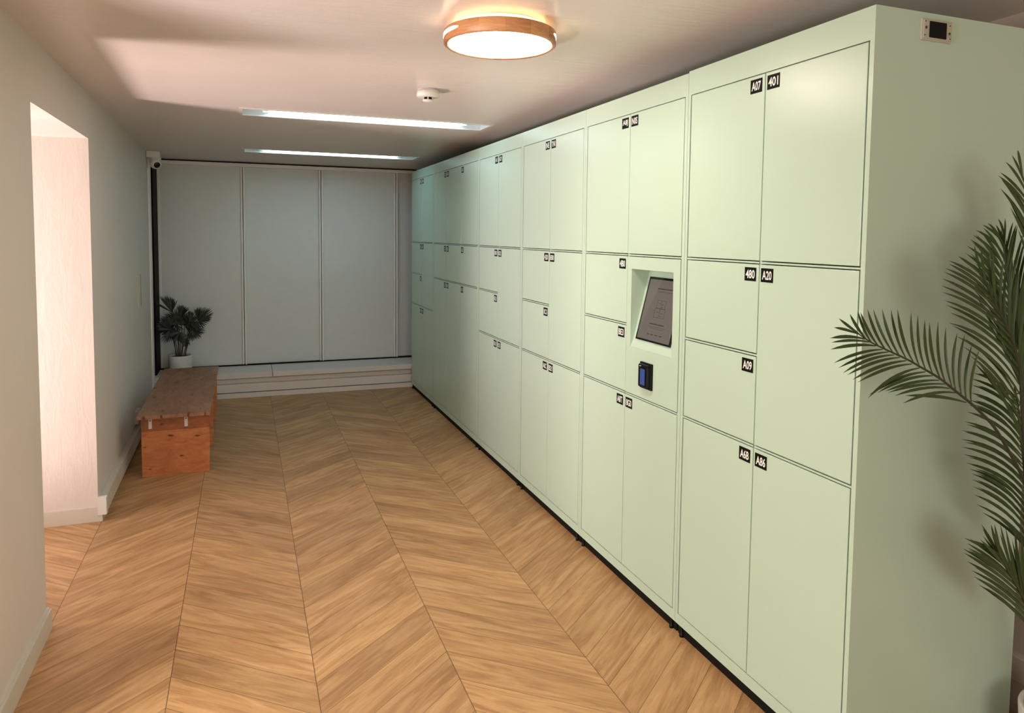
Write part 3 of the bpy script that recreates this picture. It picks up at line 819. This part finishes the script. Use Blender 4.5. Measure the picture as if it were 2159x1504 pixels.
def kiosk_panel(t, ya, yb, za, zb):
    oy0, oy1, oz0, oz1 = 2.440, 2.768, 1.102, 1.445
    p = mb(M['mint'])
    p.box(XF, XF + 0.018, ya, oy0 - 0.0006, za, zb)
    p.box(XF, XF + 0.018, oy1 + 0.0006, yb, za, zb)
    p.box(XF, XF + 0.018, oy0 - 0.0006, oy1 + 0.0006, za, oz0 - 0.0004)
    p.box(XF, XF + 0.018, oy0 - 0.0006, oy1 + 0.0006, oz1 + 0.0006, zb)
    # recess: lip, sloped bed, top, two cheeks
    prof = [(XF + 0.0003, oz0), (XF + 0.014, oz0 + 0.030), (1.690, 1.432), (1.690, oz1), (XF + 0.0003, oz1)]
    for (a, b_) in zip(prof[:-1], prof[1:]):
        p.face([(a[0], oy0, a[1]), (a[0], oy1, a[1]), (b_[0], oy1, b_[1]), (b_[0], oy0, b_[1])])
    for yy in (oy0, oy1):
        p.face([(x, yy, z) for x, z in prof])
    pn = p.build('kiosk_panel', t)
    pn['label'] = 'kiosk panel with recessed touchscreen'
    # tilted touchscreen lying on the sloped bed
    n = Vector((-(1.432 - (oz0 + 0.03)), 0, 1.690 - (XF + 0.014))).normalized()
    a = Vector((XF + 0.014, 0, oz0 + 0.030))
    d = Vector((1.690, 0, 1.432)) - a
    L = d.length
    d.normalize()

    def pt(y, s, h):
        q = a + d * s + n * h
        return (q.x, y, q.z)

    def slab(m, y0, y1, s0, s1, h0, h1):
        vs = [m.bm.verts.new(pt(*q)) for q in ((y0, s0, h0), (y1, s0, h0), (y1, s1, h0), (y0, s1, h0),
                                               (y0, s0, h1), (y1, s0, h1), (y1, s1, h1), (y0, s1, h1))]
        for idx in ((3, 2, 1, 0), (4, 5, 6, 7), (0, 1, 5, 4), (1, 2, 6, 5), (2, 3, 7, 6), (3, 0, 4, 7)):
            ff = m.bm.faces.new([vs[i] for i in idx])
            ff.material_index = m.cur
    s = mb(M['glass_black'])
    slab(s, 2.470, 2.742, 0.006, L - 0.022, 0.0, 0.006)
    ts = s.build('touchscreen', pn)
    s = mb(M['screen'])
    y0, y1, s0, s1 = 2.480, 2.732, 0.014, L - 0.032
    slab(s, y0, y1, s0, s1, 0.006, 0.0064)
    s.use(M['screen_ink'])
    cyy = (y0 + y1) / 2

    def bar(ya_, yb_, sa, sb):
        slab(s, ya_, yb_, sa, sb, 0.0064, 0.0067)
    hgt = s1 - s0
    # heading, locker pictogram, caption lines and logo row
    bar(cyy - 0.095, cyy + 0.050, s0 + hgt * 0.845, s0 + hgt * 0.860)
    bar(cyy - 0.085, cyy + 0.045, s0 + hgt * 0.800, s0 + hgt * 0.806)
    for (sa, sb, wd) in ((0.535, 0.66, 0.034), (0.38, 0.525, 0.040)):
        ca = cyy - 0.004
        bar(ca - wd, ca + wd, s0 + hgt * sa, s0 + hgt * sa + 0.0012)
        bar(ca - wd, ca + wd, s0 + hgt * sb, s0 + hgt * sb + 0.0012)
        bar(ca - wd, ca - wd + 0.0014, s0 + hgt * sa, s0 + hgt * sb)
        bar(ca + wd - 0.0014, ca + wd, s0 + hgt * sa, s0 + hgt * sb)
        mid = s0 + hgt * (sa + sb) / 2
        bar(ca - wd * 0.6, ca - wd * 0.1, mid, mid + 0.0015)
        bar(ca + wd * 0.1, ca + wd * 0.6, mid + 0.004, mid + 0.0055)
        bar(ca - wd * 0.5, ca - wd * 0.15, mid - 0.012, mid - 0.0105)
        bar(ca - 0.0007, ca + 0.0007, s0 + hgt * sa, s0 + hgt * sb)
    bar(cyy - 0.060, cyy + 0.052, s0 + hgt * 0.262, s0 + hgt * 0.276)
    bar(cyy - 0.072, cyy + 0.064, s0 + hgt * 0.222, s0 + hgt * 0.226)
    bar(cyy - 0.060, cyy + 0.050, s0 + hgt * 0.196, s0 + hgt * 0.200)
    for q in (-0.052, -0.018, 0.014, 0.044):
        bar(cyy + q - 0.010, cyy + q + 0.010, s0 + hgt * 0.090, s0 + hgt * 0.102)
    s.build('display', pn)
    # card reader below the screen
    r = mb(M['black'])
    r.box(1.577, XF + 0.001, 2.580, 2.662, 0.944, 1.046, 0.008)
    r.box(1.590, XF + 0.002, 2.574, 2.668, 0.938, 1.052, 0.004)
    rd = r.build('card_reader', t)
    rd['label'] = 'black card reader with blue display'
    r = mb(M['reader_screen'])
    r.box(1.5764, 1.578, 2.604, 2.640, 0.957, 1.026)
    r.build('reader_display', rd)
    r = mb(M['white'])
    r.box(1.5764, 1.578, 2.634, 2.646, 1.0355, 1.0385)
    r.build('indicator', rd)


UNITS = [1.499, 2.367, 3.249, 4.118, 4.988, 6.327, 7.215]


def std(a, b):
    """near column: top, tall middle, tall bottom; far column: top, two small, tall bottom"""
    out = []
    for (k, z0, z1, txt, side) in ((0, Z1, ZT, a[0], 'far'), (0, Z3, Z1, a[1], 'far'), (0, ZL, Z3, a[2], 'far'),
                                   (1, Z1, ZT, b[0], 'near'), (1, Z2, Z1, b[1], 'near'), (1, Z3, Z2, b[2], 'near'), (1, ZL, Z3, b[3], 'near')):
        out.append((k, z0, z1, txt, side))
    return out


u1 = locker(UNITS[0], UNITS[1], 2.220, 2, std(('401', 'A20', 'A86'), ('A07', '480', 'A09', 'A6B')),
            'pale green locker cabinet nearest the camera, with a plain side panel and black socket')
locker(UNITS[1], UNITS[2], CT, 2, std(('N0S', 'KIOSK', '8G0'), ('A8J', '4B0', 'BE3', 'A8T')),
       'pale green locker cabinet with a recessed touchscreen and black card reader')
locker(UNITS[2], UNITS[3], CT, 2, std(('TNI', '830', 'B21'), ('INE', '420', '0C3', 'A0C')),
       'pale green locker cabinet just beyond the one with the touchscreen')
locker(UNITS[3], UNITS[4], CT, 2, std(('673', '822', '82S'), ('A11', '800', '821', '831')),
       'pale green locker cabinet between the three-column unit and the third cabinet from the camera')
d5 = []
for k, (tx, side) in enumerate(((('A31', 'A32', 'A33'), 'far'), (('B31', 'B32', 'B33'), 'far'), (('C31', 'C32', 'C33'), 'near'))):
    d5 += [(k, Z1, ZT, tx[0], side), (k, Z2, Z1, tx[1], side), (k, ZL, Z2, tx[2], side)]
locker(UNITS[4], UNITS[5], CT, 3, d5, 'wide pale green locker cabinet with three columns of doors')
locker(UNITS[5], UNITS[6], CT, 2, std(('D01', 'D02', 'D03'), ('E01', 'E02', 'E03', 'E04')),
       'pale green locker cabinet at the far end, against the white panelled back wall')

# socket plate on the near end panel
YE = UNITS[0] + 0.0008
s = mb(M['socket_plate'])
s.box(1.763, 1.880, YE - 0.006, YE + 0.001, 2.143, 2.203, 0.002)
s.box(1.768, 1.875, YE - 0.008, YE - 0.004, 2.148, 2.198, 0.0015)
sp = s.build('socket_plate', u1)
sp['label'] = 'cream socket plate'
s = mb(M['black'])
s.box(1.789, 1.855, YE - 0.0095, YE - 0.004, 2.151, 2.196, 0.0015)
s.build('socket', sp)
for (px_, pz_, pr) in ((1.777, 2.177, 0.0042), (1.867, 2.168, 0.0042), (1.773, 2.156, 0.002), (1.870, 2.154, 0.002), (1.868, 2.190, 0.002), (1.774, 2.194, 0.002)):
    s = mb(M['screw'])
    s.lathe([(0.0, 0.0), (pr, 0.0), (pr * 0.9, 0.0015), (0.0, 0.002)], (px_, YE - 0.0075, pz_), (0, -1, 0), 16)
    s.build('screw', sp)

# ------------------------------------------------------------------ bench
bt = thing('bench', (-0.44, 5.9, 0.0), 'low stained pine bench along the left wall', 'bench')
b = mb(M['bench_top'])
b.box(-0.655, -0.225, 5.025, 5.800, 0.388, 0.410, 0.002)
b.build('seat_board', bt)
b = mb(M['bench_top'])
b.box(-0.655, -0.225, 5.8015, 6.740, 0.388, 0.410, 0.002)
b.build('seat_board', bt)
for y in (5.075, 5.680, 6.470):
    b = mb(M['bench'])
    b.box(-0.635, -0.232, y, y + 0.024, 0.0, 0.298 if y < 5.5 else 0.388, 0.0015)
    b.build('leg_panel', bt)
b = mb(M['bench_dark'])
b.box(-0.635, -0.232, 5.074, 5.099, 0.2985, 0.388, 0.0015)
b.build('apron', bt)
b = mb(M['bench_dark'])
b.box(-0.58, -0.56, 5.099, 6.46, 0.30, 0.388)
b.build('rail', bt)
for x0 in (-0.592, -0.381):
    g_ = mb(M['tag'])
    g_.box(x0, x0 + 0.020, 5.069, 5.0745, 0.315, 0.377, 0.001)
    tg = g_.build('bracket', bt)
    g_ = mb(M['screw'])
    g_.lathe([(0.0, 0.0), (0.0045, 0.0), (0.004, 0.0015), (0.0, 0.002)], (x0 + 0.010, 5.0692, 0.369), (0, -1, 0), 12)
    g_.build('screw', tg)

# ------------------------------------------------------------------ things on the left wall
def wall_box(m, y0, y1, z0, z1, t):
    m.prism([(xw(y0) + 0.0004, y0), (xw(y0) + t, y0), (xw(y1) + t, y1), (xw(y1) + 0.0004, y1)], z0, z1)


ct = thing('cable_trunking', (xw(4.4), 4.38, 0.04), 'white cable trunking running above the skirting of the left wall', 'trunking')
m = mb(M['trim'])
wall_box(m, 4.372, 7.12, 0.040, 0.130, 0.040)
m.build('channel', ct)
m = mb(M['white'])
m.prism([(xw(4.37) + 0.001, 4.362), (xw(4.37) + 0.043, 4.362), (xw(4.37) + 0.043, 4.40), (xw(4.37) + 0.001, 4.40)], 0.038, 0.133)
m.build('end_cap', ct)

m = mb(M['trim'])
wall_box(m, 5.90, 6.05, 0.150, 0.240, 0.026)
tag(m.build('junction_box'), 'small square cream junction box on the left wall behind the bench', 'junction box')

ap = thing('access_plate', (xw(6.33), 6.33, 0.98), 'narrow upright blank plate on the left wall before the back corner', 'wall plate')
m = mb(M['trim'])
wall_box(m, 6.27, 6.40, 0.985, 1.245, 0.007)
m.build('plate', ap)
m = mb(M['void'])
wall_box(m, 6.400, 6.404, 0.985, 1.245, 0.0085)
m.build('plate_edge', ap)

# ------------------------------------------------------------------ security camera
cy = 7.06
cc = thing('security_camera', (-0.735, cy, zc(cy)), 'white dome security camera in the far left ceiling corner', 'security camera')
m = mb(M['white'])
m.box(-0.789, -0.680, cy - 0.055, cy + 0.055, zc(cy) - 0.056, zc(cy) - 0.001, 0.003)
m.build('mount_box', cc)
m = mb(M['white'])
m.lathe([(0.0, 0.0), (0.046, 0.0), (0.046, -0.012), (0.043, -0.018), (0.0, -0.018)], (-0.722, cy, zc(cy) - 0.055), seg=32)
m.build('collar', cc)
m = mb(M['white'])
cen = Vector((-0.722, cy, zc(cy) - 0.104))
prof = []
for i in range(25):
    a = math.pi * i / 24
    prof.append((0.048 * math.sin(a), 0.048 * math.cos(a)))
look = Vector((0.42, -0.80, -0.42)).normalized()
prof = [(r, h) for r, h in prof if h < 0.038]
prof = [(0.0, 0.038)] + prof
m.lathe(prof, cen, look, 32)
hd = m.build('camera_head', cc)
m = mb(M['glass_black'])
m.lathe([(0.0, 0.0405), (0.025, 0.0405), (0.027, 0.038), (0.027, 0.032)], cen, look, 28)
m.build('lens', hd)

# ------------------------------------------------------------------ round lamps
def round_lamp(x, y, label):
    zt = zc(y)
    t = thing('ceiling_lamp', (x, y, zt), label, 'ceiling lamp')
    m = mb(M['white'])
    m.lathe([(0.0, 0.0), (0.150, 0.0), (0.150, -0.020), (0.184, -0.028), (0.184, -0.056), (0.0, -0.056)], (x, y, zt + 0.001), seg=48)
    m.build('mounting_plate', t)
    m = mb(M['halo'])
    m.lathe([(0.1515, -0.006), (0.160, -0.006), (0.160, -0.018), (0.1515, -0.018)], (x, y, zt), seg=48)
    m.build('back_light', t)
    m = mb(M['ring_wood'])
    m.lathe([(0.186, -0.072), (0.192, -0.075), (0.200, -0.070), (0.200, -0.030), (0.197, -0.026), (0.1845, -0.026), (0.1845, -0.066), (0.186, -0.072)],
            (x, y, zt), seg=96)
    ring = m.build('wooden_ring', t)
    m = mb(M['lamp'])
    m.lathe([(0.1825, -0.060), (0.1825, -0.068), (0.176, -0.0725), (0.0, -0.0735)], (x, y, zt), seg=72)
    m.build('diffuser', t)
    view = math.atan2(-y, -x)
    for ac in (view - math.radians(70), view + math.radians(95), view + math.radians(185)):
        m = mb(M['slot'])
        n = 14
        half = math.radians(25)
        prev = None
        for i in range(n + 1):
            a = ac - half + 2 * half * i / n
            e = 1.0 - abs(2 * i / n - 1) ** 8
            hz = 0.0065 * max(e, 0.25)
            ring_ = [m.bm.verts.new((x + r * math.cos(a), y + r * math.sin(a), zt - 0.045 + z_)) for r, z_ in
                     ((0.199, -hz), (0.2006, -hz), (0.2006, hz), (0.199, hz))]
            if prev:
                for k in range(4):
                    ff = m.bm.faces.new((prev[k], prev[(k + 1) % 4], ring_[(k + 1) % 4], ring_[k]))
                    ff.material_index = m.cur
            else:
                m.bm.faces.new(ring_)
            prev = ring_
        m.bm.faces.new(prev)
        m.build('light_slot', ring)
    return t


round_lamp(0.863, 2.457, 'round wooden-rimmed ceiling lamp glowing warm white in front of the smoke detector')

# ------------------------------------------------------------------ smoke detector
dx, dy = 0.886, 3.62
dz = zc(dy)
sd = thing('smoke_detector', (dx, dy, dz), 'white round smoke detector on the ceiling beyond the round lamp', 'smoke detector')
m = mb(M['white'])
m.lathe([(0.0, 0.0), (0.052, 0.0), (0.052, -0.004), (0.0, -0.004)], (dx, dy, dz), seg=40)
m.build('base', sd)
m = mb(M['white'])
m.lathe([(0.0, -0.006), (0.057, -0.006), (0.0575, -0.034), (0.050, -0.039), (0.0, -0.039)], (dx, dy, dz), seg=48)
m.build('housing', sd)
m = mb(M['black'])
m.lathe([(0.0, -0.039), (0.0225, -0.039), (0.0225, -0.052), (0.0, -0.052)], (dx, dy, dz), seg=32)
m.build('sensor_chamber', sd)
m = mb(M['white'])
m.lathe([(0.0, -0.0515), (0.028, -0.0515), (0.027, -0.057), (0.018, -0.061), (0.0, -0.062)], (dx, dy, dz), seg=40)
for i in range(6):
    a = 2 * math.pi * (i + 0.25) / 6
    px_, py_ = dx + 0.0255 * math.cos(a), dy + 0.0255 * math.sin(a)
    m.box(px_ - 0.0022, px_ + 0.0022, py_ - 0.0022, py_ + 0.0022, dz - 0.052, dz - 0.038)
m.build('grille', sd)

# ------------------------------------------------------------------ recessed strip lights
def strip_light(x0, x1, y0, y1, label):
    x0, x1, y0, y1 = x0 + 0.0012, x1 - 0.0012, y0 + 0.0012, y1 - 0.0012
    z = zc((y0 + y1) / 2)
    t = thing('strip_light', ((x0 + x1) / 2, (y0 + y1) / 2, z), label, 'strip light', 'recessed strip lights')
    zt0, zt1 = zc(y0), zc(y1)
    m = mb(M['white'])
    fl = 0.018
    for (a, b_, c_, d_) in ((x0 - fl, x1 + fl, y0 - fl, y0 + 0.002), (x0 - fl, x1 + fl, y1 - 0.002, y1 + fl),
                            (x0 - fl, x0 + 0.002, y0, y1), (x1 - 0.002, x1 + fl, y0, y1)):
        m.prism([(a, c_), (b_, c_), (b_, d_), (a, d_)], lambda x, y: zc(y) - 0.004, lambda x, y: zc(y) + 0.002)
    m.build('frame', t)
    m = mb(M['white_metal'])
    ym = (y0 + y1) / 2
    d = 0.055
    i0, i1 = y0 + 0.03, y1 - 0.03
    P = [(y0, zt0), (i0, z + d), (ym - 0.012, z + d), (ym, z + d - 0.006), (ym + 0.012, z + d), (i1, z + d), (y1, zt1)]
    for (ya, za), (yb, zb) in zip(P, P[1:]):
        m.face([(x0, ya, za), (x1, ya, za), (x1, yb, zb), (x0, yb, zb)])
    for xx in (x0, x1):
        m.face([(xx, ya, za) for ya, za in P])
    m.build('reflector', t)
    for yy in (ym - 0.052, ym + 0.052):
        m = mb(M['tube'])
        m.lathe([(0.0, 0.0), (0.012, 0.0), (0.012, x1 - x0 - 0.30), (0.0, x1 - x0 - 0.30)], (x0 + 0.15, yy, z + 0.022), (1, 0, 0), 16)
        m.build('tube', t)
        for xa in (x0 + 0.118, x1 - 0.15):
            m = mb(M['white'])
            m.box(xa, xa + 0.032, yy - 0.014, yy + 0.014, z + 0.006, z + d, 0.003)
            m.build('tube_holder', t)
    return t


strip_light(*TROFFERS[0], 'longer-looking recessed strip light nearer the camera, past the smoke detector')
strip_light(*TROFFERS[1], 'recessed strip light nearer the white panelled back wall')


# ------------------------------------------------------------------ plants
def blade(m, p0, p2, fwd, width, lean=0.35, facing=Vector((-0.35, -0.93, 0.05)), n=7, fold=0.25):
    p0, p2 = Vector(p0), Vector(p2)
    L = (p2 - p0).length
    d = (p2 - p0).normalized()
    p1 = p0 + L * 0.5 * ((1 - lean) * d + lean * fwd).normalized() if lean else (p0 + p2) / 2
    prev = None
    for i in range(n + 1):
        s = i / n
        p = (1 - s) ** 2 * p0 + 2 * s * (1 - s) * p1 + s * s * p2
        t = (2 * (1 - s) * (p1 - p0) + 2 * s * (p2 - p1)).normalized()
        side = t.cross(facing).normalized()
        nrm = side.cross(t).normalized()
        prof_ = (0.32 + 0.68 * math.sin(math.pi * min(1, s / 0.62) * 0.5) if s < 0.62 else math.cos((s - 0.62) / 0.38 * math.pi / 2) ** 0.8)
        wv = width * 0.5 * max(prof_, 0.03)
        row = [m.bm.verts.new(p - side * wv + nrm * wv * fold), m.bm.verts.new(p), m.bm.verts.new(p + side * wv + nrm * wv * fold)]
        if prev:
            for k in range(2):
                f_ = m.bm.faces.new((prev[k], prev[k + 1], row[k + 1], row[k]))
                f_.material_index = m.cur
                f_.smooth = True
        prev = row


def smooth_path(pts, n=28):
    pts = [Vector(p) for p in pts]
    out = []
    for i in range(n + 1):
        u = i / n * (len(pts) - 1)
        k = min(int(u), len(pts) - 2)
        s = u - k
        p0, p1, p2, p3 = pts[max(k - 1, 0)], pts[k], pts[k + 1], pts[min(k + 2, len(pts) - 1)]
        out.append(0.5 * ((2 * p1) + (-p0 + p2) * s + (2 * p0 - 5 * p1 + 4 * p2 - p3) * s * s + (-p0 + 3 * p1 - 3 * p2 + p3) * s ** 3))
    return out


PX, PY = 2.252, 1.300
pp = thing('potted_palm', (PX, PY, 0.0), 'tall feathery palm in a pale pot at the right edge, against the locker end', 'potted plant')
m = mb(M['pot'])
m.lathe([(0.0, 0.0), (0.108, 0.0), (0.114, 0.01), (0.127, 0.197), (0.125, 0.204), (0.114, 0.204), (0.112, 0.17), (0.0, 0.17)], (PX, PY, 0.0), seg=56)
m.build('pot', pp)
m = mb(M['grit'])
m.lathe([(0.0, 0.194), (0.06, 0.196), (0.1125, 0.190), (0.112, 0.175)], (PX, PY, 0.0), seg=40)
m.build('potting_grit', pp)

for fi, (rach, leaves) in enumerate(FRONDS):
    m = mb(M['rachis'])
    last = Vector(rach[-1])
    ang = fi * 1.9
    foot = Vector((PX + 0.03 * math.cos(ang), PY + 0.03 * math.sin(ang), 0.185))
    pts = [Vector(p) for p in rach]
    if last.z > 0.45:
        pts += [last.lerp(foot, 0.45) + Vector((0.012, 0, 0.0)), foot]
    else:
        pts += [foot]
    sp_ = smooth_path(pts, 40)
    m.tube(sp_, [0.0012 + 0.0042 * (i / 40) ** 0.8 for i in range(41)], 8)
    m.use(M['leaf'])
    tips = [Vector(p) for p in rach]
    full = list(leaves)
    if fi in (1, 2, 3, 5):              # a second, shorter rank of leaflets behind the first
        for la, lb in zip(leaves, leaves[1:]):
            if (Vector(la[:3]) - Vector(lb[:3])).length < 0.08 and (fi != 1 or la[3] > la[0]):
                m_ = [(p + q) / 2 for p, q in zip(la, lb)]
                m_[3:] = [s + (t - s) * 0.86 for s, t in zip(m_[:3], m_[3:])]
                m_[4] += 0.035
                full.append(m_)
    for (bx, by, bz, tx, ty, tz) in full:
        b0, tp = Vector((bx, by, bz)), Vector((tx, ty, tz))
        k = min(range(len(tips)), key=lambda q: (tips[q] - b0).length)
        k = max(k, 1)
        fwd = (tips[k - 1] - tips[k]).normalized()
        blade(m, b0, tp, fwd, 0.0056 + 0.016 * min(0.2, (tp - b0).length) + random.uniform(-0.0008, 0.0008), 0.38)
    m.build('frond', pp)
# two more fronds that lean away from the camera side of the pot
for (tipp, mid) in (((2.34, 0.95, 1.22), (2.30, 1.10, 0.75)), ((2.34, 1.36, 1.55), (2.30, 1.32, 0.9))):
    m = mb(M['rachis'])
    path = smooth_path([tipp, mid, (PX + 0.02, PY, 0.185)], 30)
    m.tube(path, [0.0012 + 0.004 * (i / 30) ** 0.8 for i in range(31)], 8)
    m.use(M['leaf'])
    for i in range(1, 20):
        p = path[i]
        fwd = (path[i - 1] - path[i]).normalized()
        for sgn in (-1, 1):
            side = Vector((0.12, 0.5, 0)).normalized() * sgn
            ln = 0.10 + 0.07 * math.sin(math.pi * i / 22)
            blade(m, p, p + (fwd * 0.75 + side * 0.65 + Vector((0, 0, -0.08))).normalized() * ln, fwd, 0.008, 0.3, Vector((-1, 0, 0.1)))
    m.build('frond', pp)

FX, FY, FZ = -0.585, 7.45, 0.238
fp = thing('potted_fan_palm', (FX, FY, FZ), 'small dark fan palm in a white pot on the back ledge behind the bench', 'potted plant')
m = mb(M['pot'])
m.lathe([(0.0, 0.0), (0.092, 0.0), (0.099, 0.012), (0.101, 0.172), (0.094, 0.172), (0.092, 0.150), (0.0, 0.150)], (FX, FY, FZ), seg=48)
m.build('pot', fp)
m = mb(M['soil'])
m.lathe([(0.0, 0.163), (0.05, 0.160), (0.0935, 0.156), (0.093, 0.149)], (FX, FY, FZ), seg=36)
m.build('soil', fp)
extra = []
for (ex, ey, ez, r, a0, a1) in ((-0.665, 7.40, 0.700, 0.120, 20, 230), (-0.600, 7.42, 0.760, 0.125, -10, 200), (-0.540, 7.44, 0.690, 0.115, -60, 150),
                                (-0.500, 7.40, 0.720, 0.120, -70, 120), (-0.640, 7.47, 0.640, 0.115, 100, 300), (-0.470, 7.46, 0.640, 0.105, -120, 60),
                                (-0.580, 7.38, 0.640, 0.110, 150, 330)):
    tl = []
    for k in range(11):
        a = math.radians(a0 + (a1 - a0) * k / 10)
        rr = r * random.uniform(0.85, 1.1)
        tl.append((ex + rr * math.cos(a), ey + random.uniform(-0.05, 0.05), ez + rr * math.sin(a)))
    extra.append(((ex, ey, ez), tl, [(FX + (ex - FX) * 0.4, 7.45, 0.4), (FX + (ex - FX) * 0.7, 7.45, 0.55), (ex, ey, ez)]))
for (ctr, tips, stem) in FANS + extra:
    m = mb(M['stem'])
    st = [Vector(p) for p in stem]
    st[0].z = FZ + 0.155
    st[0].x = FX + (st[0].x - FX) * 0.8
    m.tube(smooth_path(st, 14), 0.0038, 8)
    m.use(M['fan_leaf'])
    cv = Vector(ctr)
    allt = []
    for ta, tb in zip(tips, tips[1:] + tips[-1:]):
        allt.append(Vector(ta))
        if 0 < (Vector(ta) - Vector(tb)).length < 0.12:
            mid = (Vector(ta) + Vector(tb)) / 2
            allt.append(cv + (mid - cv) * random.uniform(0.92, 1.06) + Vector((0, random.uniform(-0.02, 0.02), 0)))
    for tv in allt:
        d_ = (tv - cv).normalized()
        blade(m, cv, tv, d_, 0.0105, 0.0, Vector((0.1, -0.98, 0.15)), 7, 0.3)
    m.build('fan_leaf', fp)
